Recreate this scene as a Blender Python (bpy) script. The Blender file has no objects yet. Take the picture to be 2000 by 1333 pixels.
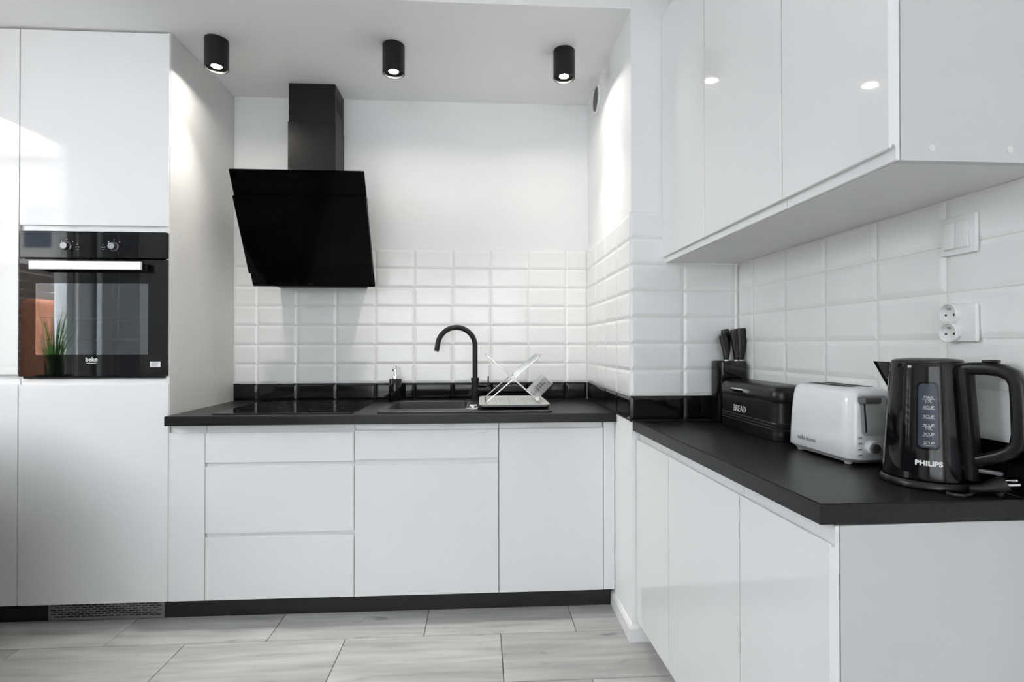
import bpy, bmesh, math, random
from mathutils import Vector, Matrix
random.seed(7)
PI = math.pi
S = bpy.context.scene
C = S.collection

# ------------------------------------------------------------------ camera
yaw, pit, rol = .0584, .0074, -.0008
cam = bpy.data.objects.new('camera', bpy.data.cameras.new('camera')); C.objects.link(cam)
fw = Vector((math.sin(yaw)*math.cos(pit), math.cos(yaw)*math.cos(pit), math.sin(pit)))
rr = Vector((math.cos(yaw), -math.sin(yaw), 0)); uu = rr.cross(fw)
r2 = rr*math.cos(rol)+uu*math.sin(rol); u2 = -rr*math.sin(rol)+uu*math.cos(rol)
cam.matrix_world = Matrix(((r2.x, u2.x, -fw.x, 0), (r2.y, u2.y, -fw.y, -2.8087), (r2.z, u2.z, -fw.z, 1.1216), (0, 0, 0, 1)))
cam.data.sensor_width = 36; cam.data.lens = 36*1036.74/2000; cam.data.clip_start = .02
S.camera = cam

# ------------------------------------------------------------------ world, exposure
W = bpy.data.worlds.new('overcast_sky'); S.world = W; W.use_nodes = True
bg = W.node_tree.nodes['Background']
bg.inputs[0].default_value = (.95, .975, 1.0, 1); bg.inputs[1].default_value = 14.6
S.view_settings.view_transform = 'Standard'; S.view_settings.look = 'None'
S.view_settings.exposure = 0.15; S.view_settings.gamma = 1; S.view_settings.use_curve_mapping = False
S.cycles.use_denoising = True
S.cycles.max_bounces = 14; S.cycles.diffuse_bounces = 8; S.cycles.glossy_bounces = 6
S.cycles.transmission_bounces = 8; S.cycles.transparent_max_bounces = 8
S.cycles.sample_clamp_indirect = 8
S.cycles.caustics_reflective = False; S.cycles.caustics_refractive = False
BEAM = 26.0          # watts of each spotlight beam
LAMP = 370.0         # strength of the three ceiling spotlights' lamps


def portal(loc, rot, sx, sy):
    l = bpy.data.lights.new('window_portal', 'AREA'); l.shape = 'RECTANGLE'; l.size = sx; l.size_y = sy
    l.cycles.is_portal = True
    o = bpy.data.objects.new('window_portal', l); C.objects.link(o); o.location = loc; o.rotation_euler = rot


XW = -2.62; YR = -5.4; ZM = 2.62; ZC = 2.405; YC = -.821; XP = .571
WIN = [(-1.95, -1.05, .80, 2.47)]      # openings in the side wall: y0, y1, z0, z1
FILL_WIN = (-1.7, .7, .35, 2.40)                                  # opening added in the unseen rear wall for fill light: x0, x1, z0, z1
for y0, y1, z0, z1 in WIN:
    portal((XW-.02, (y0+y1)/2, (z0+z1)/2), (0, -PI/2, 0), z1-z0, y1-y0)
portal(((FILL_WIN[0]+FILL_WIN[1])/2, YR-.02, (FILL_WIN[2]+FILL_WIN[3])/2), (PI/2, 0, 0), FILL_WIN[1]-FILL_WIN[0], FILL_WIN[3]-FILL_WIN[2])


# ------------------------------------------------------------------ materials
def mat(name, col, rough=.5, metal=0, coat=0, ior=1.5, bump=None, vary=None, emit=None, trans=0, coatr=.03):
    m = bpy.data.materials.new(name); m.use_nodes = True
    n = m.node_tree.nodes; L = m.node_tree.links; p = n['Principled BSDF']
    p.inputs['Base Color'].default_value = (*col, 1); p.inputs['Roughness'].default_value = rough
    p.inputs['Metallic'].default_value = metal; p.inputs['IOR'].default_value = ior
    p.inputs['Coat Weight'].default_value = coat; p.inputs['Coat Roughness'].default_value = coatr
    p.inputs['Transmission Weight'].default_value = trans
    if emit:
        p.inputs['Emission Color'].default_value = (*emit[0], 1); p.inputs['Emission Strength'].default_value = emit[1]
    tc = n.new('ShaderNodeTexCoord')
    if bump:
        nz = n.new('ShaderNodeTexNoise'); nz.inputs['Scale'].default_value = bump[0]; nz.inputs['Detail'].default_value = 4
        b = n.new('ShaderNodeBump'); b.inputs['Strength'].default_value = bump[1]; b.inputs['Distance'].default_value = bump[2] if len(bump) > 2 else .001
        L.new(tc.outputs['Object'], nz.inputs['Vector']); L.new(nz.outputs['Fac'], b.inputs['Height']); L.new(b.outputs['Normal'], p.inputs['Normal'])
    if vary:   # (scale, amount)
        nz = n.new('ShaderNodeTexNoise'); nz.inputs['Scale'].default_value = vary[0]; nz.inputs['Detail'].default_value = 6
        mr = n.new('ShaderNodeMapRange'); mr.inputs[1].default_value = .3; mr.inputs[2].default_value = .7
        mr.inputs[3].default_value = 1-vary[1]; mr.inputs[4].default_value = 1+vary[1]
        mx = n.new('ShaderNodeVectorMath'); mx.operation = 'SCALE'; mx.inputs[0].default_value = col
        L.new(tc.outputs['Object'], nz.inputs['Vector']); L.new(nz.outputs['Fac'], mr.inputs[0]); L.new(mr.outputs[0], mx.inputs['Scale'])
        L.new(mx.outputs[0], p.inputs['Base Color'])
    return m


M = {}
M['wall'] = mat('wall_paint', (.86, .86, .862), .75, bump=(180, .05), vary=(3, .01))
M['ceil'] = mat('ceiling_paint', (.89, .89, .892), .8, bump=(160, .05), vary=(2, .01))
M['gloss'] = mat('white_gloss_lacquer', (.84, .84, .843), .035, ior=1.46, bump=(9, .012, .001), vary=(2, .004))
M['gloss_edge'] = mat('white_lacquer_groove', (.76, .76, .765), .35, vary=(5, .01))
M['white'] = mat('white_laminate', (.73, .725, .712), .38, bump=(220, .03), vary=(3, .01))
M['end'] = mat('shaded_white_laminate', (.59, .59, .59), .38, bump=(220, .03), vary=(3, .01))  # copy of the white laminate, darkened to carry the end panels' shade
M['carcass'] = mat('white_melamine', (.74, .74, .74), .45, vary=(5, .01))
M['tile'] = mat('white_glazed_tile', (.85, .85, .845), .14, vary=(9, .012))
M['btile'] = mat('black_glazed_tile', (.006, .006, .007), .07, ior=1.42, vary=(9, .1))
M['grout'] = mat('white_grout', (.70, .70, .69), .85, bump=(400, .2), vary=(40, .04))
M['bgrout'] = mat('black_grout', (.03, .03, .03), .8, bump=(400, .2), vary=(40, .1))
M['trim'] = mat('white_skirting_paint', (.86, .86, .862), .4, vary=(6, .01))
M['black'] = mat('black_matte_paint', (.007, .007, .0075), .42, ior=1.38, bump=(300, .1), vary=(30, .1))
M['plinth'] = mat('black_plinth_laminate', (.008, .008, .009), .5, bump=(300, .05), vary=(20, .1))
M['pblack'] = mat('black_plastic', (.006, .006, .007), .30, ior=1.42, vary=(30, .1))
M['kblack'] = mat('black_gloss_plastic', (.004, .004, .005), .05, ior=1.42, vary=(10, .05))
M['glass_b'] = mat('black_glass', (.003, .003, .0035), .03, ior=1.45, vary=(10, .05))
M['hoodglass'] = mat('dark_anti_glare_glass', (.0025, .0025, .003), .05, ior=1.22, vary=(10, .05))
M['chrome'] = mat('chrome', (.80, .80, .81), .12, 1, vary=(20, .03))
M['steel'] = mat('brushed_steel', (.55, .55, .56), .32, 1, bump=(300, .05), vary=(40, .05))
M['alu'] = mat('pale_aluminium', (.90, .90, .90), .42, .35, vary=(40, .02))
M['grille'] = mat('grey_grille_paint', (.20, .20, .205), .4, .4, vary=(40, .05))
M['dark'] = mat('dark_recess', (.004, .004, .004), .8, vary=(20, .1))
M['wplastic'] = mat('white_plastic', (.80, .80, .80), .22, coat=.4, vary=(20, .01))
M['toast'] = mat('toaster_white_plastic', (.85, .86, .88), .18, coat=.5, vary=(20, .01))
M['toastg'] = mat('toaster_grey_plastic', (.52, .52, .53), .3, vary=(20, .02))
M['gplastic'] = mat('grey_plastic', (.12, .12, .125), .3, vary=(20, .04))
M['tray'] = mat('pale_grey_plastic', (.50, .51, .50), .35, vary=(30, .03))
M['granite'] = mat('dark_composite_granite', (.013, .013, .0135), .38, bump=(600, .15), vary=(300, .35))
M['text'] = mat('white_print', (.75, .75, .75), .5, vary=(20, .02))
M['dtext'] = mat('grey_print', (.12, .12, .13), .5, vary=(20, .02))
M['gauge'] = mat('smoky_water_gauge', (.075, .09, .135), .35, coat=.2, vary=(20, .05))
M['tin'] = mat('black_enamelled_tin', (.007, .007, .008), .32, ior=1.45, vary=(20, .1), bump=(60, .05))
M['rubber'] = mat('black_rubber', (.02, .02, .02), .6, vary=(30, .1))
M['cavity'] = mat('oven_enamel', (.10, .105, .11), .35, vary=(20, .05))
M['darksteel'] = mat('dark_steel', (.22, .22, .23), .3, 1, vary=(40, .05))
M['lamp'] = mat('lamp_glow', (1, 1, 1), .5, emit=((1.0, .95, .86), LAMP), vary=(10, .001))
M['render'] = mat('pale_render', (.62, .60, .58), .8, vary=(1, .03))
M['asphalt'] = mat('grey_paving', (.20, .20, .20), .9, vary=(1, .1))
M['roof'] = mat('red_roof_tile', (.45, .2, .15), .8, vary=(2, .1))
M['wood'] = mat('brown_slat_wood', (.12, .085, .06), .5, vary=(6, .2), bump=(60, .1))
M['orange'] = mat('orange_fabric', (.42, .15, .07), .8, vary=(20, .1))
M['occluder'] = mat('dark_grey_upholstery', (.045, .045, .048), .9, vary=(60, .15), bump=(200, .3))
M['leaf'] = mat('green_grass_blade', (.10, .26, .03), .5, vary=(8, .2))
M['curtain'] = mat('white_curtain_cloth', (.75, .78, .80), .8, vary=(8, .03))

# clear / tinted glass: thin sheets, partly transparent
def thin_glass(name, tint, refl):
    m = bpy.data.materials.new(name); m.use_nodes = True; n = m.node_tree.nodes; L = m.node_tree.links
    n.remove(n['Principled BSDF']); out = n['Material Output']
    t = n.new('ShaderNodeBsdfTransparent'); t.inputs[0].default_value = (*tint, 1)
    g = n.new('ShaderNodeBsdfGlossy'); g.inputs['Roughness'].default_value = .02; g.inputs[0].default_value = (.9, .95, 1, 1)
    f = n.new('ShaderNodeFresnel'); f.inputs[0].default_value = refl
    geo = n.new('ShaderNodeNewGeometry'); inv = n.new('ShaderNodeMath'); inv.operation = 'SUBTRACT'; inv.inputs[0].default_value = 1; L.new(geo.outputs['Backfacing'], inv.inputs[1])
    ml = n.new('ShaderNodeMath'); ml.operation = 'MULTIPLY'; L.new(f.outputs[0], ml.inputs[0]); L.new(inv.outputs[0], ml.inputs[1])
    mx = n.new('ShaderNodeMixShader'); L.new(ml.outputs[0], mx.inputs[0]); L.new(t.outputs[0], mx.inputs[1]); L.new(g.outputs[0], mx.inputs[2])
    L.new(mx.outputs[0], out.inputs[0]); return m
M['pane'] = thin_glass('clear_window_glass', (.97, .98, .98), 1.45)
M['ovenpane'] = thin_glass('oven_window_glass', (.55, .57, .60), 2.6)

def sheer():
    m = bpy.data.materials.new('sheer_curtain_cloth'); m.use_nodes = True; n = m.node_tree.nodes; L = m.node_tree.links
    n.remove(n['Principled BSDF']); out = n['Material Output']
    t = n.new('ShaderNodeBsdfTranslucent'); t.inputs[0].default_value = (.80, .80, .80, 1)
    d = n.new('ShaderNodeBsdfDiffuse'); d.inputs[0].default_value = (.85, .85, .85, 1)
    mx = n.new('ShaderNodeMixShader'); mx.inputs[0].default_value = .32; L.new(t.outputs[0], mx.inputs[1]); L.new(d.outputs[0], mx.inputs[2])
    L.new(mx.outputs[0], out.inputs[0]); return m
M['sheer'] = sheer()

# worktop: black, fine pale speckle
def worktop_mat():
    m = mat('black_speckled_worktop', (.013, .013, .0135), .34, ior=1.4, bump=(420, .25, .0006))
    n = m.node_tree.nodes; L = m.node_tree.links; p = n['Principled BSDF']
    tc = n['Texture Coordinate']; nz = n.new('ShaderNodeTexNoise'); nz.inputs['Scale'].default_value = 700; nz.inputs['Detail'].default_value = 3
    cr = n.new('ShaderNodeValToRGB'); cr.color_ramp.elements[0].position = .52; cr.color_ramp.elements[0].color = (.006, .006, .0065, 1)
    cr.color_ramp.elements[1].position = .72; cr.color_ramp.elements[1].color = (.036, .036, .038, 1)
    L.new(tc.outputs['Object'], nz.inputs['Vector']); L.new(nz.outputs['Fac'], cr.inputs[0]); L.new(cr.outputs[0], p.inputs['Base Color'])
    return m
M['worktop'] = worktop_mat()

# floor tile: grey wood-look porcelain, grain along x, each tile its own pattern
def floor_mat():
    m = bpy.data.materials.new('grey_wood_look_tile'); m.use_nodes = True; n = m.node_tree.nodes; L = m.node_tree.links; p = n['Principled BSDF']
    tc = n.new('ShaderNodeTexCoord'); oi = n.new('ShaderNodeObjectInfo')
    ml = n.new('ShaderNodeMath'); ml.operation = 'MULTIPLY'; ml.inputs[1].default_value = 37
    L.new(oi.outputs['Random'], ml.inputs[0])
    cb = n.new('ShaderNodeCombineXYZ'); L.new(ml.outputs[0], cb.inputs[0]); L.new(ml.outputs[0], cb.inputs[1])
    ad = n.new('ShaderNodeVectorMath'); ad.operation = 'ADD'; L.new(tc.outputs['Object'], ad.inputs[0]); L.new(cb.outputs[0], ad.inputs[1])
    def noise(sx, sy, det, dist=0):
        mp = n.new('ShaderNodeMapping'); mp.inputs['Scale'].default_value = (sx, sy, 1); L.new(ad.outputs[0], mp.inputs[0])
        z = n.new('ShaderNodeTexNoise'); z.inputs['Scale'].default_value = 1; z.inputs['Detail'].default_value = det; z.inputs['Distortion'].default_value = dist
        L.new(mp.outputs[0], z.inputs['Vector']); return z
    a = noise(2.2, 26, 8, .6); b = noise(1.2, 5, 4, 1.2); k = noise(7, 16, 2, .4)
    def ramp(z, p0, c0, p1, c1):
        r = n.new('ShaderNodeValToRGB'); r.color_ramp.elements[0].position = p0; r.color_ramp.elements[0].color = (c0, c0, c0, 1)
        r.color_ramp.elements[1].position = p1; r.color_ramp.elements[1].color = (c1, c1, c1, 1); L.new(z.outputs['Fac'], r.inputs[0]); return r
    ra = ramp(a, .3, .74, .68, 1.10); rb = ramp(b, .3, .80, .7, 1.1); rk = ramp(k, .22, .55, .34, 1.0)
    def mul(x, y):
        q = n.new('ShaderNodeVectorMath'); q.operation = 'MULTIPLY'; L.new(x, q.inputs[0]); L.new(y, q.inputs[1]); return q.outputs[0]
    v = mul(mul(ra.outputs[0], rb.outputs[0]), rk.outputs[0])
    base = n.new('ShaderNodeVectorMath'); base.operation = 'MULTIPLY'; base.inputs[0].default_value = (.50, .495, .485); L.new(v, base.inputs[1])
    rs = n.new('ShaderNodeMapRange'); rs.inputs[3].default_value = .93; rs.inputs[4].default_value = 1.05; L.new(oi.outputs['Random'], rs.inputs[0])
    sc = n.new('ShaderNodeVectorMath'); sc.operation = 'SCALE'; L.new(base.outputs[0], sc.inputs[0]); L.new(rs.outputs[0], sc.inputs['Scale'])
    L.new(sc.outputs[0], p.inputs['Base Color']); p.inputs['Roughness'].default_value = .42
    bp = n.new('ShaderNodeBump'); bp.inputs['Strength'].default_value = .12; bp.inputs['Distance'].default_value = .001
    L.new(a.outputs['Fac'], bp.inputs['Height']); L.new(bp.outputs['Normal'], p.inputs['Normal'])
    return m
M['floor'] = floor_mat()


# ------------------------------------------------------------------ mesh helpers
def B(): return bmesh.new()


def box(bm, x0, x1, y0, y1, z0, z1, bev=0, seg=2):
    r = bmesh.ops.create_cube(bm, size=1)
    vs = r['verts']
    for v in vs:
        v.co = Vector(((x0+x1)/2+v.co.x*(x1-x0), (y0+y1)/2+v.co.y*(y1-y0), (z0+z1)/2+v.co.z*(z1-z0)))
    if bev:
        es = {e for v in vs for e in v.link_edges}
        bmesh.ops.bevel(bm, geom=list(es), offset=bev, segments=seg, profile=.5, affect='EDGES')
    return bm


def prism(bm, pts, a, b, axis='z', quad=None):
    """extrude the outline pts along axis from a to b. For x: pts are (y,z); y: (x,z); z: (x,y)"""
    def P(p, t):
        return {'x': Vector((t, p[0], p[1])), 'y': Vector((p[0], t, p[1])), 'z': Vector((p[0], p[1], t))}[axis]
    va = [bm.verts.new(P(p, a)) for p in pts]; vb = [bm.verts.new(P(p, b)) for p in pts]
    n = len(pts)
    for i in range(n):
        bm.faces.new((va[i], va[(i+1) % n], vb[(i+1) % n], vb[i]))
    bm.faces.new(va[::-1]); bm.faces.new(vb)
    return bm


def loft(bm, rings, closed_ends=True):
    vr = [[bm.verts.new(p) for p in r] for r in rings]; n = len(rings[0])
    for a, b in zip(vr, vr[1:]):
        for i in range(n):
            bm.faces.new((a[i], a[(i+1) % n], b[(i+1) % n], b[i]))
    if closed_ends:
        bm.faces.new(vr[0][::-1]); bm.faces.new(vr[-1])
    return bm


def lathe(bm, prof, c=(0, 0, 0), seg=32, axis='z', close=True):
    """prof: (r, t) pairs along axis"""
    rings = []
    for r, t in prof:
        ring = []
        for i in range(seg):
            a = 2*PI*i/seg; u, v = max(r, 1e-5)*math.cos(a), max(r, 1e-5)*math.sin(a)
            ring.append({'z': Vector((c[0]+u, c[1]+v, c[2]+t)), 'x': Vector((c[0]+t, c[1]+u, c[2]+v)), 'y': Vector((c[0]+v, c[1]+t, c[2]+u))}[axis])
        rings.append(ring)
    return loft(bm, rings, close)


def cyl(bm, c, r, h, axis='z', seg=24, r2=None):
    return lathe(bm, [(r, 0), (r if r2 is None else r2, h)], c, seg, axis)


def tube(bm, pts, r, seg=10, closed=False, flat=None, up=Vector((0, 0, 1))):
    """sweep a circle (or a rounded rectangle of half sizes flat=(a,b)) along pts; flat b is along the binormal"""
    pts = [Vector(p) for p in pts]; n = len(pts); rings = []; prev = None
    for i, p in enumerate(pts):
        if closed: t = pts[(i+1) % n]-pts[i-1]
        else: t = pts[min(i+1, n-1)]-pts[max(i-1, 0)]
        t.normalize()
        if prev is None:
            a = up.cross(t)
            if a.length < .05: a = Vector((1, 0, 0)).cross(t)
            a.normalize()
        else:
            a = (prev-t*prev.dot(t)).normalized()
        prev = a; b = t.cross(a); ring = []
        rad = r[i] if isinstance(r, (list, tuple)) else r
        for k in range(seg):
            th = 2*PI*(k+.5)/seg
            if flat:
                f = flat[i] if isinstance(flat, list) else flat
                cx, cy = math.cos(th), math.sin(th); e = .55
                ring.append(p+a*f[0]*math.copysign(abs(cx)**e, cx)+b*f[1]*math.copysign(abs(cy)**e, cy))
            else:
                ring.append(p+a*rad*math.cos(th)+b*rad*math.sin(th))
        rings.append(ring)
    if closed:
        vr = [[bm.verts.new(q) for q in rg] for rg in rings]
        for i in range(n):
            A, Bq = vr[i], vr[(i+1) % n]
            for k in range(seg): bm.faces.new((A[k], A[(k+1) % seg], Bq[(k+1) % seg], Bq[k]))
    else: loft(bm, rings)
    return bm


def rrect(x0, x1, y0, y1, r, seg=6):
    out = []
    rs = r if isinstance(r, (list, tuple)) else (r,)*4
    for (cx, cy, a0), q in zip(((x1, y1, 0), (x0, y1, PI/2), (x0, y0, PI), (x1, y0, 1.5*PI)), rs):
        sx = -1 if cx == x1 else 1; sy = -1 if cy == y1 else 1
        for i in range(seg+1):
            a = a0+PI/2*i/seg
            out.append((cx+sx*q+q*math.cos(a), cy+sy*q+q*math.sin(a)))
    return out


def root_matrix(o):
    m = Matrix.Identity(4)
    while o: m = o.matrix_basis @ m; o = o.parent
    return m


def obj(name, bm, m, parent=None, world=True, label=None, kind=None, smooth=35, recalc=True):
    if recalc: bmesh.ops.recalc_face_normals(bm, faces=bm.faces[:])
    if parent is not None and world: bm.transform(root_matrix(parent).inverted())
    me = bpy.data.meshes.new(name); bm.to_mesh(me); bm.free()
    if smooth and len(me.polygons) > 6:
        me.polygons.foreach_set('use_smooth', [True]*len(me.polygons)); me.set_sharp_from_angle(angle=math.radians(smooth))
    me.materials.append(m)
    o = bpy.data.objects.new(name, me); C.objects.link(o); o.parent = parent
    if label: o['label'] = label
    if kind: o['kind'] = kind
    return o


def mesh_copy(name, me, parent, mw):
    o = bpy.data.objects.new(name, me); C.objects.link(o); o.parent = parent; o.matrix_basis = root_matrix(parent).inverted() @ mw
    return o


def thing(name, label, cat, loc=(0, 0, 0), rz=0, group=None):
    o = bpy.data.objects.new(name, None); C.objects.link(o); o.empty_display_size = .05
    o.location = loc; o.rotation_euler = (0, 0, rz); o['label'] = label; o['category'] = cat
    if group: o['group'] = group
    return o


def struct(name, bm, m, parent=None):
    o = obj(name, bm, m, parent, smooth=0); o['kind'] = 'structure' if parent is None else o.get('kind', 'structure')
    if parent is not None: del o['kind']
    return o


def text_bm(s, size, ext=.0004, spacing=1.0, align='CENTER', bold=0.0):
    cu = bpy.data.curves.new('lettering', 'FONT'); cu.body = s; cu.size = size; cu.extrude = ext; cu.align_x = align; cu.align_y = 'CENTER'
    cu.space_character = spacing; cu.offset = bold; cu.resolution_u = 3
    o = bpy.data.objects.new('lettering', cu); C.objects.link(o)
    dg = bpy.context.evaluated_depsgraph_get(); me = bpy.data.meshes.new_from_object(o.evaluated_get(dg))
    bm = B(); bm.from_mesh(me); bpy.data.objects.remove(o); bpy.data.meshes.remove(me); bpy.data.curves.remove(cu)
    return bm


def frame_mat(origin, xdir, zdir):
    """matrix whose x axis is xdir, y axis zdir (up), z axis outward"""
    x = Vector(xdir).normalized(); y = Vector(zdir).normalized(); z = x.cross(y)
    return Matrix(((x.x, y.x, z.x, origin[0]), (x.y, y.y, z.y, origin[1]), (x.z, y.z, z.z, origin[2]), (0, 0, 0, 1)))


# ------------------------------------------------------------------ setting: shell
THW = .15
floor = struct('floor', box(B(), XW-THW, 1.6, YR-THW, .15, -.12, -.008), M['bgrout'])
floor_grout = M['floor_grout'] = mat('grey_floor_grout', (.16, .155, .15), .85, vary=(60, .1))
floor.data.materials[0] = floor_grout
tb = B(); box(tb, -.2947, .2947, -.1472, .1472, -.008, 0, .0012, 1)
ftile = obj('tile', tb, M['floor'], floor)
first = True
for r in range(-1, 16):
    yc = -.74-.297*r+.1485
    for k in range(-6, 5):
        xc = -.22+.592*k+.296+(.296 if r % 2 else 0)
        if xc < XW-.1 or xc > 1.35 or yc > -.3: continue
        if first: o = ftile; first = False
        else: o = ftile.copy(); C.objects.link(o)
        o.location = (xc, yc, 0)

wall_back = struct('wall_back', box(B(), XW-THW, 1.4, 0, THW, -.1, ZM+.1), M['wall'])
wall_pier = struct('wall_pier', box(B(), XP, 1.4, YC, 0, -.1, ZM), M['wall'])
ang = -math.atan(.021)                                  # the side wall drifts slightly outward towards the room
bmr = B(); prism(bmr, [(.99, YC+.02), (.99+.021*4.8, YR-.02+.0), (.99+.021*4.8+.2, YR-.02), (1.35, YC+.02)], -.1, ZM, 'z')
wall_right = struct('wall_right', bmr, M['wall'])
def wxr(y): return .99+.021*(-.82-y)*1.0

# side wall with its window opening
bl = B(); ys = [YR-THW, WIN[0][0], WIN[0][1], THW]
for i in range(3):
    if i != 1: box(bl, XW-THW, XW, ys[i], ys[i+1], -.1, ZM+.1)
    else:
        w = WIN[0]
        box(bl, XW-THW, XW, ys[i], ys[i+1], -.1, w[2]); box(bl, XW-THW, XW, ys[i], ys[i+1], w[3], ZM+.1)
wall_left = struct('wall_left', bl, M['wall'])
br = B(); x0, x1, z0, z1 = FILL_WIN
box(br, XW, x0, YR-THW, YR, -.1, ZM+.1); box(br, x1, 1.5, YR-THW, YR, -.1, ZM+.1)
box(br, x0, x1, YR-THW, YR, -.1, z0); box(br, x0, x1, YR-THW, YR, z1, ZM+.1)
wall_rear = struct('wall_rear', br, M['wall'])
bc = B(); box(bc, XW-THW, 1.5, YR-THW, THW, ZM, ZM+.12); ceiling = struct('ceiling', bc, M['ceil'])
cn = B(); box(cn, XW, XP, YC, 0, ZC, ZM); struct('ceiling_lowered', cn, M['ceil'])


def window(n, axis, a0, a1, z0, z1, mull):
    w = bpy.data.objects.new('window_%d' % n, None); C.objects.link(w); w['kind'] = 'structure'
    f = .055
    def bx(a, b, c, d, dep=(.03, .10)):
        bm = B()
        if axis == 'x': box(bm, XW-dep[1], XW-dep[0], a, b, c, d, .004, 1)
        else: box(bm, a, b, YR-dep[1], YR-dep[0], c, d, .004, 1)
        return bm
    for q in ((a0, a1, z0, z0+f), (a0, a1, z1-f, z1), (a0, a0+f, z0+f, z1-f), (a1-f, a1, z0+f, z1-f)):
        obj('frame_bar', bx(*q), M['wplastic'], w)
    xs = [a0+f]+[a0+(a1-a0)*(i+1)/(mull+1) for i in range(mull)]+[a1-f]
    for x in xs[1:-1]: obj('mullion', bx(x-.04, x+.04, z0+f, z1-f), M['wplastic'], w)
    for i in range(len(xs)-1):
        obj('pane', bx(xs[i]+.005, xs[i+1]-.005, z0+f, z1-f, (.062, .066)), M['pane'], w)
    sb = B()
    if axis == 'x': box(sb, XW-.03, XW+.23, a0-.03, a1+.03, z0-.03, z0-.0005, .004)
    else: box(sb, a0-.03, a1+.03, YR-.03, YR+.03, z0-.03, z0-.001, .004)
    obj('sill', sb, M['wplastic'], w)
window(1, 'x', *WIN[0], 0); window(2, 'y', *FILL_WIN, 1)  # the second one is unseen, added behind the camera for fill light

# ------------------------------------------------------------------ setting: wall tiles
TZ0 = .823
_tile_cache = {}
def tile_mesh(w, h, black, t=.0055, bev=.012):
    key = (round(w, 4), round(h, 4), black)
    if key in _tile_cache: return _tile_cache[key]
    g = .001; a, b = w/2-g, h/2-g; be = min(bev, a*.8)
    bm = B()
    rings = [[(-a, -b, 0), (a, -b, 0), (a, b, 0), (-a, b, 0)], [(-a, -b, .0025), (a, -b, .0025), (a, b, .0025), (-a, b, .0025)],
             [(-a+be, -b+be, t), (a-be, -b+be, t), (a-be, b-be, t), (-a+be, b-be, t)]]
    loft(bm, [[Vector(p) for p in r] for r in rings])
    bmesh.ops.recalc_face_normals(bm, faces=bm.faces[:])
    es = [e for e in bm.edges if all(abs(v.co.z-t) < 1e-6 for v in e.verts)]
    bmesh.ops.bevel(bm, geom=es, offset=.0015, segments=1, affect='EDGES')
    me = bpy.data.meshes.new('tile'); bm.to_mesh(me); bm.free(); me.materials.append(M['btile'] if black else M['tile'])
    _tile_cache[key] = me; return me


def tile_wall(parent, origin, xdir, joints, dz=0):
    """joints: distances along xdir from origin; rows rise from the worktop; z out of the wall"""
    x = Vector(xdir).normalized(); nrm = x.cross(Vector((0, 0, 1)))
    o = Vector((origin[0], origin[1], 0))
    L0, L1 = joints[0], joints[-1]; base = TZ0+dz
    for black, z0, z1, m in ((1, .83, base+.1, 'bgrout'), (0, base+.1, base+.8, 'grout')):
        bm = B(); P = [o+x*L0, o+x*L1]; q = nrm*.0022
        vs = [P[0], P[1], P[1]+q, P[0]+q]; prism(bm, [(v.x, v.y) for v in vs], z0, z1, 'z')
        obj('grout', bm, M[m], parent, smooth=0)
    for row in range(8):
        z0 = base+.1*row; z1 = z0+.1
        if row == 0: z0 = .836
        for a, b in zip(joints, joints[1:]):
            me = tile_mesh(b-a, z1-z0, row == 0)
            c = o+x*(a+b)/2+Vector((0, 0, (z0+z1)/2))+nrm*.0002
            mw = frame_mat(c, x, (0, 0, 1))
            jit = random.uniform(-.0009, .0009)
            mw = mw @ Matrix.Rotation(random.uniform(-.0035, .0035), 4, 'Y') @ Matrix.Rotation(random.uniform(-.003, .003), 4, 'X')
            mw.translation += nrm*(.0004+abs(jit)*.3)
            mesh_copy('tile', me, parent, mw)
tile_wall(wall_back, (0, 0), (1, 0, 0), [-1.2685, -1.149]+[-1.149+.2*i for i in range(1, 9)]+[XP-.007])
tile_wall(wall_pier, (XP, 0), (0, -1, 0), [.0, .021, .221, .421, .621, -YC])
tile_wall(wall_pier, (XP-.007, YC), (1, 0, 0), [0, .207, .407, .4255], .004)
tile_wall(wall_right, (.99, YC), (.021, -1, 0), [.007, .112]+[.309+.1965*i for i in range(9)], .010)

# skirting along the pier
def skirt(parent_name, pts):
    bm = B(); prof = [(0, 0), (.012, 0), (.012, .050), (.006, .062), (0, .066)]
    rings = []
    for i, (p, out) in enumerate(pts):
        rings.append([Vector((p[0]+out[0]*a, p[1]+out[1]*a, h)) for a, h in prof])
    loft(bm, rings); return struct(parent_name, bm, M['trim'])
skirt('baseboard_pier', [((XP, -.535), (-1, 0)), ((XP, YC), (-1, -1)), ((.985, YC), (0, -1))])
skirt('baseboard_left', [((XW, -.60), (1, 0)), ((XW, YR), (1, 0))])

# ------------------------------------------------------------------ cabinet fronts
YF = -.567; DT = .019
def jfront(width, z0, z1, top=.033, flip=False, bottom_gap=0):
    """front with a milled grip: width along local x from 0, front face at local y=0, back at y=+DT. z0..z1 full height incl. grip leg"""
    lip = top
    arc = [(.0040+.0040*(1-math.cos(a)), -lip-.007*math.sin(a)) for a in [PI*i/8 for i in range(9)]]
    prof = [(0, z0-z1), (0, -lip-.0015), (.0015, -lip)]+[(.0040, -lip)]+arc[1:-1]+[(.0120, -lip), (.0120, -.001), (.013, 0), (DT, 0), (DT, z0-z1)]
    if flip: pts = [(y, z0-v) for y, v in prof]
    else: pts = [(y, z1+v) for y, v in prof]
    return prism(B(), pts, 0, width, 'x')


def front_at(name, x0, x1, z0, z1, parent, top=.033, flip=False, y=YF, m='gloss', lab=None):
    bm = jfront(x1-x0, z0, z1, top, flip); bmesh.ops.translate(bm, verts=bm.verts[:], vec=(x0, y, 0))
    return obj(name, bm, M[m], parent, label=lab, smooth=25)


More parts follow.
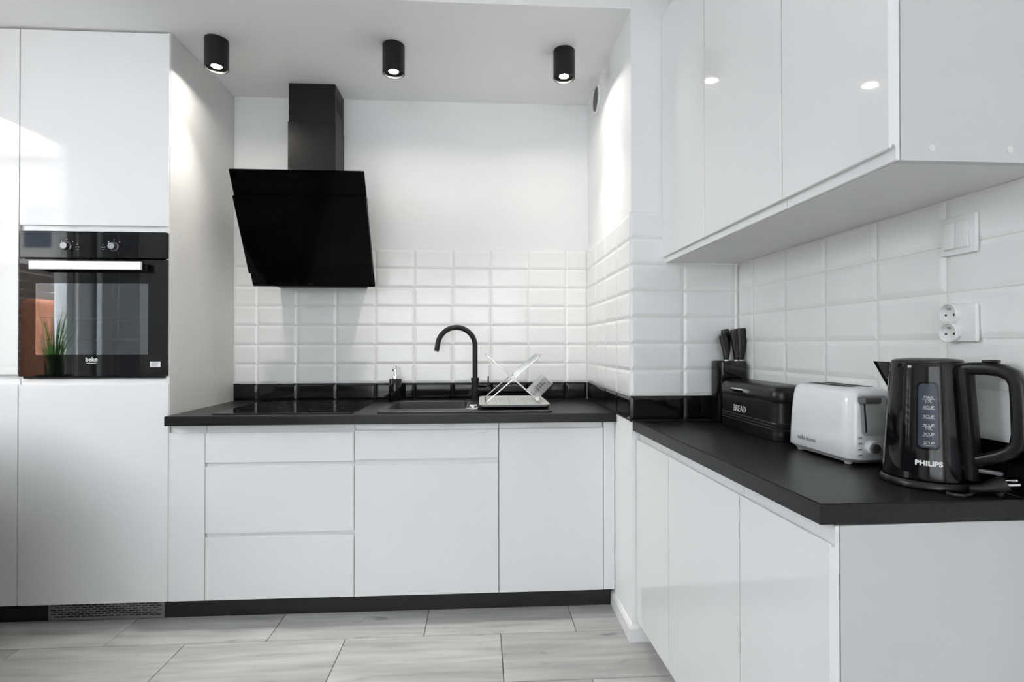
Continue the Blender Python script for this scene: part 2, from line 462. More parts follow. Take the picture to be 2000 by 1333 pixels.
def slab(name, x0, x1, z0, z1, parent, y=YF, m='gloss', th=DT, lab=None):
    return obj(name, box(B(), x0, x1, y, y+th, z0, z1, .0012, 1), M[m], parent, label=lab, smooth=0)

G = .0015
XO0, XO1 = -1.852, -1.2865
# tall oven housing
t = thing('tall_oven_cabinet', 'tall glossy white cabinet that houses the black oven', 'cabinet', (-1.57, -.3, .078))
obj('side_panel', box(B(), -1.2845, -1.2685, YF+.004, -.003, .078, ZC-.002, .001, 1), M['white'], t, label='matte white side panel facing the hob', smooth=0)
obj('side_panel', box(B(), -1.862, -1.846, YF+DT+.001, -.003, .078, ZC-.002), M['carcass'], t, smooth=0)
obj('back_panel', box(B(), -1.845, -1.285, -.02, -.004, .078, ZC-.002), M['carcass'], t, smooth=0)
for z in (.095, .955, 1.60, 2.38): obj('shelf', box(B(), -1.845, -1.286, YF+DT+.004, -.021, z, z+.018), M['carcass'], t, smooth=0)
front_at('door', -1.850, XO1+.014, 1.585, ZC-.008, t, .022, True, lab='upper glossy white door above the oven')
front_at('door', -1.850, XO1+.014, .079, .987, t, .024, lab='lower glossy white door under the oven')
cover = .35
for dz in (1.58, 1.02, .93):
    for dy in (-.49, -.20):
        b_ = B(); lathe(b_, [(.0001, .0008), (.006, .0008), (.0065, 0)], (-1.2685, dy, dz-.0), 12, 'x'); obj('screw_cap', b_, M['wplastic'], t)
# neighbouring tall cabinet, cut by the frame
t = thing('tall_cabinet', 'tall glossy white cabinet beside the oven cabinet, cut off by the picture edge', 'cabinet', (-2.15, -.3, .078))
front_at('door', -2.45, -1.855, 1.000, ZC-.008, t, .004, True, lab='upper glossy white door')
front_at('door', -2.45, -1.855, .079, .987, t, .020, lab='lower glossy white door')
obj('body', box(B(), -2.448, -1.864, YF+DT+.001, -.004, .078, ZC-.002), M['carcass'], t, smooth=0)
obj('filler_strip', box(B(), XW+.002, -2.452, YF+.002, YF+.02, .078, ZC-.002), M['gloss'], t, smooth=0)

# ------------------------------------------------------------------ base run against the back wall
ZW = .835
def carcass(parent, x0, x1, y0=YF+DT+.0015, y1=-.004, z0=.078, z1=.796):
    for a, b in ((x0, x0+.016), (x1-.016, x1)): obj('side_panel', box(B(), a, b, y0, y1, z0, z1), M['carcass'], parent, smooth=0)
    obj('bottom_panel', box(B(), x0+.017, x1-.017, y0, y1-.0, z0, z0+.016), M['carcass'], parent, smooth=0)
    obj('back_panel', box(B(), x0+.017, x1-.017, y1-.008, y1, z0+.017, z1), M['carcass'], parent, smooth=0)
    obj('rail', box(B(), x0+.017, x1-.017, y0, y0+.06, z1-.016, z1), M['carcass'], parent, smooth=0)

t = thing('filler_cabinet', 'narrow white filler cabinet between tall oven cabinet and drawers', 'cabinet', (-1.2, -.3, .078))
front_at('front_panel', -1.2665, -1.1269, .079, .795, t, .033); carcass(t, -1.2665, -1.1264)
t = thing('drawer_cabinet', 'white base cabinet with three drawers under the hob', 'cabinet', (-.825, -.3, .078))
carcass(t, -1.1249, -.5261)
for z0, z1, tp, lab in ((.640, .795, .033, 'shallow top drawer front'), (.353, .637, .014, 'deep middle drawer front'), (.079, .350, .014, 'deep bottom drawer front')):
    front_at('drawer_front', -1.1239, -.5269, z0, z1, t, tp, lab=lab)
t = thing('sink_cabinet', 'white base cabinet under the sink with a false panel above its door', 'cabinet', (-.225, -.3, .078))
carcass(t, -.5241, .0739)
front_at('false_panel', -.5239, .0731, .645, .795, t, .028); front_at('door', -.5239, .0731, .079, .642, t, .018)
t = thing('base_cabinet', 'white single-door base cabinet beside the pier, under the bare worktop end', 'cabinet', (.3, -.3, .078))
carcass(t, .0761, .5191); front_at('door', .0761, .5191, .079, .795, t, .027)
t = thing('filler_strip', 'slim white vertical filler strip between base cabinet and pier', 'panel', (.545, YF, .078))
obj('strip', box(B(), .5221, XP-.002, YF, YF+DT, .079, .795, .001, 1), M['gloss'], t, smooth=0)

# plinth and its ventilation grille
t = thing('plinth', 'black kick board under the long run of cabinets', 'plinth', (-.9, -.53, 0))
obj('board', box(B(), XW+.02, XP-.014, -.538, -.522, .001, .077), M['plinth'], t, smooth=0)
gr = B()
gx0, gx1, gz0, gz1 = -1.752, -1.297, .004, .071
cols, rows = 16, 6
pw = (gx1-gx0-.03)/cols; ph = .008
xs = []
# perforated sheet: rows of solid strips with short bridges between staggered slots
def gb(a, b, c, d): box(gr, a, b, -.5425, -.5385, c, d)
gb(gx0, gx0+.008, gz0, gz1); gb(gx1-.008, gx1, gz0, gz1)
zz = gz0+.012; gb(gx0+.008, gx1-.008, gz0, zz)
for r in range(rows):
    s0 = zz; s1 = zz+.0048; off = .004 if r % 2 else .016
    x = gx0+.008; nx = gx0+.008+off-.004+.002
    gb(x, nx, s0, s1); x = nx
    for c in range(cols):
        x2 = x+pw*.80; x3 = x+pw
        if x3 > gx1-.010 or c == cols-1: x3 = gx1-.008
        gb(min(x2, gx1-.009), x3, s0, s1); x = x3
        if x >= gx1-.009: break
    z2 = s1+.0042 if r < rows-1 else gz1
    gb(gx0+.008, gx1-.008, s1, z2); zz = z2
obj('vent_grille', gr, M['grille'], t, label='grey perforated ventilation grille', smooth=0)

# worktops
t = thing('worktop', 'long black speckled worktop along the back wall', 'worktop', (-.35, -.3, .797))
wb = B()
# ring of slabs around the sink bowl opening
hx0, hx1, hy0, hy1 = -.415, -.055, -.485, -.150
def wt(bm, x0, x1, y0, y1, front=False):
    box(bm, x0, x1, y0, y1, .797, ZW)
yf_, yb_ = -.6016, -.001
ox0, ox1 = -1.2675, XP-.001
o4 = [(ox0, yf_), (ox1, yf_), (ox1, yb_), (ox0, yb_)]; i4 = [(hx0, hy0), (hx1, hy0), (hx1, hy1), (hx0, hy1)]
V = {}
for k, lst in (('o', o4), ('i', i4)):
    for j, p in enumerate(lst):
        for z in (0, 1): V[k, j, z] = wb.verts.new((p[0], p[1], ZW if z else .797))
fe = None
for j in range(4):
    n = (j+1) % 4
    wb.faces.new((V['o', j, 1], V['o', n, 1], V['i', n, 1], V['i', j, 1])); wb.faces.new((V['o', j, 0], V['i', j, 0], V['i', n, 0], V['o', n, 0]))
    wb.faces.new((V['o', j, 0], V['o', n, 0], V['o', n, 1], V['o', j, 1])); wb.faces.new((V['i', n, 0], V['i', j, 0], V['i', j, 1], V['i', n, 1]))
ed = [e for e in wb.edges if all(abs(v.co.y-yf_) < 1e-5 and v.co.z > .82 for v in e.verts)]
bmesh.ops.bevel(wb, geom=ed, offset=.003, segments=3, affect='EDGES')
obj('slab', wb, M['worktop'], t, smooth=20)
t = thing('worktop', 'shorter black speckled worktop carrying the kettle, toaster and bread bin', 'worktop', (.8, -1.35, .797))
wb = B(); sl = .033
def wxf(y): return .5745+sl*(-.82-y)
prism(wb, [(wxf(YC-.003), YC-.003), (wxf(-1.885), -1.885), (wxr(-1.885)-.001, -1.885), (wxr(YC)-.003, YC-.003)], .797, ZW, 'z')
ed = [e for e in wb.edges if all(v.co.z > .82 for v in e.verts) and (all(v.co.x < .62 for v in e.verts) or all(v.co.y < -1.88 for v in e.verts))]
bmesh.ops.bevel(wb, geom=ed, offset=.002, segments=2, affect='EDGES')
obj('slab', wb, M['worktop'], t, smooth=20)

# ------------------------------------------------------------------ base run along the side wall (turned by sl)
ra = -PI/2+math.atan(sl)
def on_run(s, d=0):      # s metres along the run from the pier, d metres behind the front
    ux, uy = sl, -1; L = math.hypot(ux, uy); ux /= L; uy /= L
    return (.5885+ux*s-uy*d*1.0, -.826+uy*s+ux*d)
doors = [(0.0, .312, 'white base cabinet of the short run, next to the pier'),
         (.312, .752, 'white base cabinet in the middle of the short run, below the bread bin'),
         (.752, 1.064, 'white end base cabinet of the short run with a grooved door edge')]
ym0 = []
for i, (s0, s1, lab) in enumerate(doors):
    p = on_run(s0)
    t = thing('base_cabinet', lab, 'cabinet', (p[0], p[1], .078), 0, None)
    t.rotation_euler = (0, 0, ra)
    # local x along the run (towards the camera), local y into the cabinet
    bm = jfront(s1-s0-.003, .001, .717, .031); bmesh.ops.translate(bm, verts=bm.verts[:], vec=(.0015, 0, 0))
    obj('door', bm, M['gloss'], t, world=False, smooth=25)
    dp = .365
    w = s1-s0
    last = i == 2
    for a, b in ((.0005, .0165), (w-.0165, w-.0005)):
        out = last and a > .1
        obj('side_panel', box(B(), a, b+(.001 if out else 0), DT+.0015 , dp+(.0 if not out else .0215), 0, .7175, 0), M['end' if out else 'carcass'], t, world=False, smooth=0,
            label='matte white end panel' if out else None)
    obj('bottom_panel', box(B(), .017, w-.017, DT+.002, dp, 0, .016), M['carcass'], t, world=False, smooth=0)
    obj('rail', box(B(), .017, w-.017, DT+.002, DT+.05, .70, .7175), M['carcass'], t, world=False, smooth=0)
    obj('back_panel', box(B(), .017, w-.017, dp-.01, dp-.002, .017, .69), M['carcass'], t, world=False, smooth=0)
p = on_run(0.02, .06)
t = thing('plinth', 'white kick board set back under the short run of cabinets', 'plinth', (p[0], p[1], 0)); t.rotation_euler = (0, 0, ra)
obj('board', box(B(), 0, 1.03, 0, .016, .001, .077), M['carcass'], t, world=False, smooth=0)

# ------------------------------------------------------------------ wall cabinets
XU = .690; ZU = 1.434; ZUT = 2.37
ud = [(-.824, -1.210, 'glossy white wall cabinet in the corner beside the pier'),
      (-1.210, -1.632, 'glossy white wall cabinet between the corner one and the end one'),
      (-1.632, -1.952, 'glossy white end wall cabinet above the light switch')]
for i, (ya, yb, lab) in enumerate(ud):
    t = thing('wall_cabinet', lab, 'cabinet', (.85, (ya+yb)/2, ZU))
    bm = jfront(ya-yb-.003, ZU+.001, ZUT-.002, .020, True)
    bmesh.ops.rotate(bm, verts=bm.verts[:], matrix=Matrix.Rotation(-PI/2, 3, 'Z')); bmesh.ops.translate(bm, verts=bm.verts[:], vec=(XU, ya-.0015, 0))
    obj('door', bm, M['gloss'], t, smooth=25)
    xa = XU+DT+.0012
    def pan(name, y0, y1, z0, z1, m='carcass', lab=None):
        bm = B(); prism(bm, [(xa, y0), (xa, y1), (wxr(y1)-.001, y1), (wxr(y0)-.001, y0)], z0, z1, 'z'); obj(name, bm, M[m], t, smooth=0, label=lab)
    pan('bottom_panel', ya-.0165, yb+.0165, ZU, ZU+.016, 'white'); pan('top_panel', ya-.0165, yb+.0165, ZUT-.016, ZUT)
    pan('side_panel', ya-.0005, ya-.016, ZU, ZUT)
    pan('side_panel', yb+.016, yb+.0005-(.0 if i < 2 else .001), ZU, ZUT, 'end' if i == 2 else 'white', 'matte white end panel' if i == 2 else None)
    if i == 2:
        for x in (.765, .905):
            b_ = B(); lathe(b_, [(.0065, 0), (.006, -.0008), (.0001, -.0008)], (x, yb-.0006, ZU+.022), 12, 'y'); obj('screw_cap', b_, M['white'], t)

# ------------------------------------------------------------------ built-in oven
OX0, OX1, OY = -1.848, -1.274, YF-.004
t = thing('built_in_oven', 'black glass built-in oven with a pale bar handle', 'oven', (-1.56, -.3, .99))
cp = obj('control_panel', box(B(), OX0, OX1, OY, OY+.02, 1.474, 1.580, .002, 1), M['glass_b'], t, smooth=0)
for kx, kr in ((-1.665, 0), (-1.483, .5)):
    b_ = B(); lathe(b_, [(.019, 0), (.018, -.003), (.0150, -.005), (.0140, -.018), (.0125, -.020), (.0001, -.020)], (kx, OY-.0005, 1.521), 32, 'y')
    k = obj('knob', b_, M['darksteel'], cp)
    for da in (-.9, -.3, .3, .9):
        pass
for mx in (-1.625, -1.525):
    for dz, w_ in ((.010, .004), (0, .014), (-.009, .008)):
        b_ = B(); box(b_, mx-w_/2, mx+w_/2, OY-.0008, OY-.0002, 1.518+dz, 1.5195+dz); obj('print_mark', b_, M['text'], cp, smooth=0)
for kx in (-1.665, -1.483):
    b_ = B()
    for a in (-.8, 0, .8): box(b_, kx+.030*math.sin(a)-.0015, kx+.030*math.sin(a)+.0015, OY-.0008, OY-.0002, 1.521+.028*math.cos(a)-.0015, 1.521+.028*math.cos(a)+.0015)
    obj('dial_mark', b_, M['text'], cp, smooth=0)
# door: a black frame around the window
WX0, WX1, WZ0, WZ1 = -1.786, -1.350, 1.083, 1.372
db = B(); D0, D1 = .997, 1.468
for q in ((OX0, OX1, D0, WZ0), (OX0, OX1, WZ1, D1), (OX0, WX0, WZ0, WZ1), (WX1, OX1, WZ0, WZ1)):
    box(db, q[0], q[1], OY, OY+.02, q[2], q[3])
bmesh.ops.remove_doubles(db, verts=db.verts[:], dist=1e-5)
dr = obj('door', db, M['glass_b'], t, smooth=0)
obj('window_glass', box(B(), WX0, WX1, OY+.0005, OY+.0045, WZ0, WZ1), M['ovenpane'], dr, smooth=0)
hb = B(); HX0, HX1 = -1.772, -1.348
box(hb, HX0, HX1, OY-.052, OY-.040, 1.421, 1.454, .002, 1); obj('handle', hb, M['alu'], dr, label='pale aluminium bar handle', smooth=0)
for a, b in ((HX0+.002, HX0+.020), (HX1-.020, HX1-.002)):
    obj('handle_bracket', box(B(), a, b, OY-.040, OY-.0002, 1.424, 1.451, .002), M['pblack'], dr)
obj('sticker', box(B(), -1.341, -1.300, OY-.0008, OY-.0002, 1.033, 1.055), M['text'], dr, label='small white printed sticker', smooth=0)
for r_ in range(3):
    b_ = B(); box(b_, -1.336, -1.336+(.028, .018, .024)[r_], OY-.0013, OY-.0009, 1.049-.006*r_, 1.0505-.006*r_); obj('sticker_print', b_, M['dtext'], dr, smooth=0)
tx = text_bm('beko', .024, .0003, 1.0, bold=.0005); tx.transform(frame_mat((-1.568, OY-.0008, 1.064), (1, 0, 0), (0, 0, 1))); obj('lettering', tx, M['text'], dr, smooth=0)
b_ = B(); box(b_, -1.588, -1.549, OY-.0008, OY-.0002, 1.0485, 1.0505); obj('logo_underline', b_, M['text'], dr, smooth=0)
cv = B()
cx0, cx1, cz0, cz1, cy0, cy1 = -1.80, -1.32, 1.03, 1.42, OY+.024, -.10
for q in ((cx0, cx1, cy1-.004, cy1, cz0, cz1), (cx0-.004, cx0, cy0, cy1, cz0, cz1), (cx1, cx1+.004, cy0, cy1, cz0, cz1), (cx0, cx1, cy0, cy1, cz0-.004, cz0), (cx0, cx1, cy0, cy1, cz1, cz1+.004)): box(cv, *q)
obj('cavity', cv, M['cavity'], t, smooth=0)
for z in (1.235, 1.145):
    rk = B()
    for y in (cy0+.02, cy1-.02): tube(rk, [(cx0, y, z), (cx1, y, z)], .003, 8)
    for k in range(12): tube(rk, [(cx0+.02+k*.04, cy0+.02, z), (cx0+.02+k*.04, cy1-.02, z)], .0018, 6)
    obj('oven_rack', rk, M['chrome'], t)
obj('lower_trim', box(B(), OX0+.014, OX1-.010, OY+.004, OY+.018, .989, .9955), M['dark'], t, smooth=0)

# ------------------------------------------------------------------ cooker hood
t = thing('cooker_hood', 'black glass slanted chimney hood above the hob', 'cooker hood', (-.82, -.1, 1.413))
hx0, hx1 = -1.104, -.519
obj('chimney', box(B(), -.941, -.712, -.166, -.0005, 1.885, 2.215, .001, 1), M['black'], t, smooth=0)
uc = obj('upper_chimney', box(B(), -.938, -.715, -.163, -.0005, 2.215, ZC-.0005, .001, 1), M['black'], t, smooth=0)
for r_ in range(6):
    obj('vent_slot', box(B(), -.7155, -.7142, -.135, -.045, 2.285+.013*r_, 2.292+.013*r_), M['dark'], uc, smooth=0)
pT = Vector((0, -.415, 1.898)); pB = Vector((0, -.158, 1.412)); dv = (pB-pT).normalized(); nv = Vector((0, dv.z, -dv.y)).normalized()
if nv.y > 0: nv = -nv
def plate(a, b, off, th, x0, x1, r=.006):
    L = (pB-pT).length; bm = B()
    out = rrect(x0, x1, -L*b, -L*a, r, 4)
    prism(bm, out, 0, th, 'z')
    for v in bm.verts:
        x, s, w = v.co; v.co = Vector((x, 0, 0))+pT+dv*(-s)+nv*(off+w)
    return bm
obj('back_plate', plate(0, 1, 0, .007, hx0, hx1), M['hoodglass'], t, label='lower black glass plate')
obj('front_glass', plate(.200, .868, .022, .006, hx0+.001, hx1+.001), M['hoodglass'], t, label='raised black glass front panel')
hbm = B()
prism(hbm, [(-.0005, 1.885), (-.395, 1.885), (-.395+.02, 1.835), (-.155, 1.418), (-.0005, 1.418)], -1.035, -.592, 'x')
obj('body', hbm, M['black'], t, smooth=0)
for s_ in (-1.0, -.62):
    b_ = B(); q = pT+dv*.2*(pB-pT).length
    box(b_, s_-.01, s_+.01, -.01, .01, 0, .015)
for xx in (-.99, -.64):
    for f_ in (.3, .75):
        c = pT+dv*((pB-pT).length*f_)+Vector((xx, 0, 0))
        obj('spacer', tube(B(), [c+nv*.0068, c+nv*.0225], .008, 10), M['black'], t)
b_ = B(); c = pT+dv*((pB-pT).length*.975)+nv*.0073
for k in range(3): box(b_, -.838+.008*k, -.833+.008*k, c.y-.0006, c.y, c.z-.001, c.z+.001)
obj('touch_mark', b_, M['dtext'], t, smooth=0)

# ------------------------------------------------------------------ ceiling spotlights
for X, lab in ((-1.108, 'black ceiling spotlight shining beside the tall oven cabinet'), (-.373, 'black ceiling spotlight in the middle of the row of three'), (.362, 'black ceiling spotlight near the round wall vent')):
    t = thing('ceiling_spotlight', lab, 'spotlight', (X, -.520, ZC-.1225), 0, 'black surface spotlights on the ceiling')
    b_ = B(); lathe(b_, [(.020, .1215), (.0455, .1215), (.047, .120), (.047, .0015), (.0455, 0), (.0430, 0), (.0425, .001), (.0425, .011)], (0, 0, 0), 48, close=False)
    obj('housing', b_, M['black'], t, world=False, recalc=True)
    b_ = B(); lathe(b_, [(.0424, .0105), (.0205, .0100), (.0205, .0115)], (0, 0, 0), 40, close=False); obj('baffle', b_, M['dark'], t, world=False)
    b_ = B(); lathe(b_, [(.0203, 0), (.0203, .004)], (0, 0, .0102), 32); lp = obj('lamp', b_, M['lamp'], t, world=False, label='glowing lamp face')
    sl_ = bpy.data.lights.new('spot_beam', 'SPOT'); sl_.energy = BEAM; sl_.spot_size = math.radians(84); sl_.spot_blend = .9; sl_.shadow_soft_size = .02; sl_.color = (1.0, .95, .87)
    so = bpy.data.objects.new('spot_beam', sl_); C.objects.link(so); so.parent = t; so.location = (0, 0, .007)

# ------------------------------------------------------------------ round vent on the pier side
vy, vz = -.240, 2.328
t = thing('wall_vent', 'round white ventilation valve with grey mesh high on the pier', 'vent', (XP, vy, vz))
b_ = B(); lathe(b_, [(.075, 0), (.075, -.003), (.070, -.009), (.060, -.0105), (.0565, -.0095), (.056, -.003)], (XP-.0003, vy, vz), 48, 'x', close=False); obj('ring', b_, M['wplastic'], t)
b_ = B(); lathe(b_, [(.0565, 0), (.0565, -.006)], (XP-.0004, vy, vz), 40, 'x'); obj('backing', b_, M['dark'], t)
b_ = B()
for k in range(-7, 8):
    a = math.sqrt(max(.0555**2-(k*.0073)**2, 0))
    box(b_, XP-.0100, XP-.0075, vy-a, vy+a, vz+k*.0073-.0019, vz+k*.0073+.0019)
obj('grille', b_, M['grille'], t, smooth=0)

# ------------------------------------------------------------------ hob
t = thing('hob', 'frameless black glass hob beside the tall oven cabinet', 'hob', (-.82, -.3, ZW))
b_ = B(); prism(b_, rrect(-1.100, -.535, -.556, -.046, .006, 4), ZW+.0005, ZW+.0055); obj('glass', b_, M['glass_b'], t)
for k, (x, y, r) in enumerate(((-.97, -.42, .09), (-.97, -.17, .07), (-.68, -.42, .07), (-.68, -.17, .10))):
    b_ = B(); lathe(b_, [(r-.0012, .0056), (r, .0056), (r, .0060), (r-.0012, .0060), (r-.0012, .0056)], (x, y, ZW), 48, close=False); obj('cooking_zone_ring', b_, M['black'], t)
b_ = B(); box(b_, -1.103, -.532, -.5605, -.5565, ZW+.0002, ZW+.006, .001); obj('front_edge_trim', b_, M['black'], t)

# ------------------------------------------------------------------ sink
t = thing('sink', 'dark composite sink with one bowl and a drainer', 'sink', (-.06, -.35, ZW))
bw = (-.407, -.066, -.475, -.160)
b_ = B(); sx0, sx1, sy0, sy1 = -.436, .306, -.562, -.110; ZS = .8435
outer0 = rrect(sx0, sx1, sy0, sy1, .022, 6); outer1 = rrect(sx0+.003, sx1-.003, sy0+.003, sy1-.003, .020, 6)
inner = rrect(bw[0], bw[1], bw[2], bw[3], .03, 6); inner2 = rrect(bw[0]+.004, bw[1]-.004, bw[2]+.004, bw[3]-.004, .028, 6)
low = rrect(bw[0]+.016, bw[1]-.016, bw[2]+.016, bw[3]-.016, .04, 6); mid = rrect(bw[0]+.12, bw[1]-.12, bw[2]+.12, bw[3]-.12, .03, 6)
R = [[Vector((x, y, z)) for x, y in pl] for pl, z in ((outer0, ZW+.0005), (outer0, ZS-.003), (outer1, ZS), (inner, ZS), (inner2, ZS-.005), (low, ZS-.15), (mid, ZS-.165))]
loft(b_, R, False); vs = [b_.verts.new(p) for p in R[-1]]; b_.faces.new(vs)
obj('body', b_, M['granite'], t, smooth=40)
b_ = B()
for k in range(9): box(b_, .02+k*.028, .028+k*.028, -.50, -.17, ZS+.0001, ZS+.002, .0008, 1)
obj('drainer_rib', b_, M['granite'], t)
b_ = B(); lathe(b_, [(.0001, .004), (.012, .004), (.013, .006), (.026, .004), (.030, .0005)], (-.034, -.485, ZS), 28); dk = obj('drain_control_knob', b_, M['chrome'], t, label='chrome waste control knob')
b_ = B(); lathe(b_, [(.012, .005), (.012, .013), (.010, .016), (.0001, .017)], (-.034, -.485, ZS), 20); box(b_, -.050, -.018, -.488, -.482, ZS+.010, ZS+.018, .002); obj('grip', b_, M['chrome'], dk)
b_ = B(); lathe(b_, [(.0001, .0), (.045, .0), (.043, .004), (.0001, .004)], (-.235, -.31, ZS-.1645), 28); obj('waste', b_, M['chrome'], t)

# tap
t = thing('kitchen_tap', 'matte black gooseneck tap behind the sink bowl', 'tap', (-.030, -.120, ZS))
tx0, ty = -.030, -.120; k = 1/ (1036.74/2.685)
b_ = B(); lathe(b_, [(.024, .0005), (.024, .004), (.0185, .006), (.0185, .098), (.0205, .098), (.0205, .112), (.019, .114), (.012, .114)], (tx0, ty, ZS-.0003), 32); obj('body', b_, M['black'], t)
R_ = .0935; zc = 1.1165; pts = [(tx0, ty, ZS+.10), (tx0, ty, 1.0), (tx0, ty, 1.06)]
for i in range(25):
    a = math.radians(169)*i/24
    pts.append((tx0-R_+R_*math.cos(a), ty, zc+R_*math.sin(a)))
a = math.radians(169); e = Vector(pts[-1]); d = Vector((-math.sin(a), 0, math.cos(a)))
pts += [tuple(e+d*.02), tuple(e+d*.043)]
b_ = B(); tube(b_, pts, .0128, 20); obj('spout', b_, M['black'], t, smooth=60)
b_ = B(); tube(b_, [e+d*.0425, e+d*.0455], .0105, 16); obj('aerator', b_, M['gplastic'], t)
b_ = B(); cyl(b_, (tx0+.015, ty, .893), .0125, .042, 'x', 20); cyl(b_, (tx0+.055, ty, .893), .0155, .022, 'x', 24); lv = obj('lever_body', b_, M['black'], t)
b_ = B(); tube(b_, [(tx0+.066, ty, .900), (tx0+.067, ty, .964)], .0036, 10); obj('lever_stick', b_, M['black'], lv)

# soap dispenser
sxp, syp = -.434, -.082
t = thing('soap_dispenser', 'glossy black soap dispenser with chrome pump by the hob', 'soap dispenser', (sxp, syp, ZW))
b_ = B(); lathe(b_, [(.001, 0), (.030, 0), (.032, .003), (.032, .112), (.030, .115), (.001, .115)], (sxp, syp, ZW+.0005), 36); obj('bottle', b_, M['kblack'], t)
b_ = B(); lathe(b_, [(.015, .1155), (.015, .130), (.013, .134), (.007, .134), (.007, .150), (.0095, .151), (.0095, .176), (.008, .179), (.0001, .179)], (sxp, syp, ZW), 24); pm = obj('pump', b_, M['chrome'], t)
b_ = B(); tube(b_, [(sxp, syp, ZW+.168), (sxp-.004, syp-.03, ZW+.168), (sxp-.005, syp-.042, ZW+.162)], .0045, 10); obj('nozzle', b_, M['chrome'], pm)

# drying tray and folding rack
t = thing('drying_tray', 'pale grey ribbed drip tray on the sink drainer under the folding rack', 'tray', (.148, -.34, ZS))
tz = ZS+.0022
b_ = B(); x0, x1, y0, y1 = -.008, .300, -.535, -.150
def ringz(pl, z): return [Vector((x, y, z)) for x, y in pl]
loft(b_, [ringz(rrect(x0+.012, x1-.012, y0+.012, y1-.012, .02), tz), ringz(rrect(x0, x1, y0, y1, .028), tz+.009), ringz(rrect(x0+.006, x1-.006, y0+.006, y1-.006, .024), tz+.009), ringz(rrect(x0+.014, x1-.014, y0+.014, y1-.014, .018), tz+.004)])
obj('base', b_, M['pblack'], t, label='black lower tray')
b_ = B()
loft(b_, [ringz(rrect(x0+.018, x1-.018, y0+.018, y1-.018, .018), tz+.005), ringz(rrect(x0+.002, x1-.002, y0+.002, y1-.002, .028), tz+.016), ringz(rrect(x0, x1, y0, y1, .030), tz+.020),
          ringz(rrect(x0+.004, x1-.004, y0+.004, y1-.004, .027), tz+.021), ringz(rrect(x0+.018, x1-.018, y0+.018, y1-.018, .018), tz+.013)])
obj('top', b_, M['tray'], t, label='pale grey upper tray')
b_ = B()
for i in range(17): box(b_, x0+.034+i*.0148, x0+.040+i*.0148, y0+.035, y1-.035, tz+.0128, tz+.0165, .001, 1)
obj('rib', b_, M['tray'], t)
t = thing('folding_dish_rack', 'chrome folding cross-shaped wire dish rack with cutlery basket', 'dish rack', (.14, -.33, tz+.014))
TZR = tz+.0165
ry0, ry1 = -.462, -.195
def rect_wire(pa, pb, y0, y1, r=.0028):   # a rectangle of wire in the plane through pa, pb (x,z) and the y axis
    A = [(pa[0], y0, pa[1]), (pb[0], y0, pb[1]), (pb[0], y1, pb[1]), (pa[0], y1, pa[1])]
    pts = []
    for i in range(4):
        p, q, n_ = Vector(A[i]), Vector(A[i-1]), Vector(A[(i+1) % 4]); c = .012
        for s in range(5):
            f = s/4; u = p+(q-p).normalized()*c*(1-f)**2+(n_-p).normalized()*c*f*f
            pts.append(u)
    return tube(B(), pts, r, 8, closed=True)
F1 = ((.020, TZR+.003), (.268, 1.078)); F2 = ((.262, TZR+.003), (.018, 1.082))
for nm, (pa, pb), ya, yb in (('frame', F1, ry0, ry1), ('frame', F2, ry0+.008, ry1-.008)):
    obj('frame', rect_wire(pa, pb, ya, yb), M['chrome'], t)
for (pa, pb), ya, yb in ((F1, ry0, ry1), (F2, ry0+.008, ry1-.008)):
    for i in range(13):
        y = ya+(yb-ya)*(i+.5)/13
        lo, hi = .54, .985
        P = [(pa[0]+(pb[0]-pa[0])*f, y, pa[1]+(pb[1]-pa[1])*f) for f in (lo, hi)]
        obj('wire', tube(B(), P, .0014, 6), M['chrome'], t)
    for f in (.54, .80):
        c = (pa[0]+(pb[0]-pa[0])*f, pa[1]+(pb[1]-pa[1])*f); obj('cross_wire', tube(B(), [(c[0], ya, c[1]), (c[0], yb, c[1])], .0018, 6), M['chrome'], t)
for y in (ry0+.004, ry1-.004):
    b_ = B(); lathe(b_, [(.0001, -.008), (.010, -.008), (.012, -.004), (.012, .004), (.010, .008), (.0001, .008)], (.1445, y, .9725), 16, 'y'); obj('hinge_clip', b_, M['wplastic'], t)
b_ = B(); lathe(b_, [(.0001, -.006), (.009, -.006), (.009, .006), (.0001, .006)], (.248, ry0-.006, .884), 14, 'y'); obj('basket_clip', b_, M['wplastic'], t)
# cutlery basket: an open wire box leaning on the frame
ub = Vector((.70, 0, .714)).normalized(); vb = Vector((.714, 0, -.70)).normalized(); ob = Vector((.222, -.40, .905))
bk = thing  # basket is a part of the rack
bb = B(); lenb, wdb, dpb = .102, .046, .16
def bp_(u, v, w): return ob+ub*u+vb*v+Vector((0, 1, 0))*w
for u in (0, lenb): tube(bb, [bp_(u, 0, 0), bp_(u, wdb, 0), bp_(u, wdb, dpb), bp_(u, 0, dpb)], .0020, 6, closed=True)
bskt = obj('cutlery_basket', bb, M['chrome'], t)
for w in (0, dpb):
    for i in range(9): obj('wire', tube(B(), [bp_(0, wdb*i/8, w), bp_(lenb, wdb*i/8, w)], .0012, 5), M['chrome'], bskt)
    for i in range(1, 7): obj('wire', tube(B(), [bp_(lenb*i/7, 0, w), bp_(lenb*i/7, wdb, w)], .0009, 5), M['chrome'], bskt)
for v in (0, wdb):
    for i in range(1, 14): obj('wire', tube(B(), [bp_(0, v, dpb*i/14), bp_(lenb, v, dpb*i/14)], .0012, 5), M['chrome'], bskt)

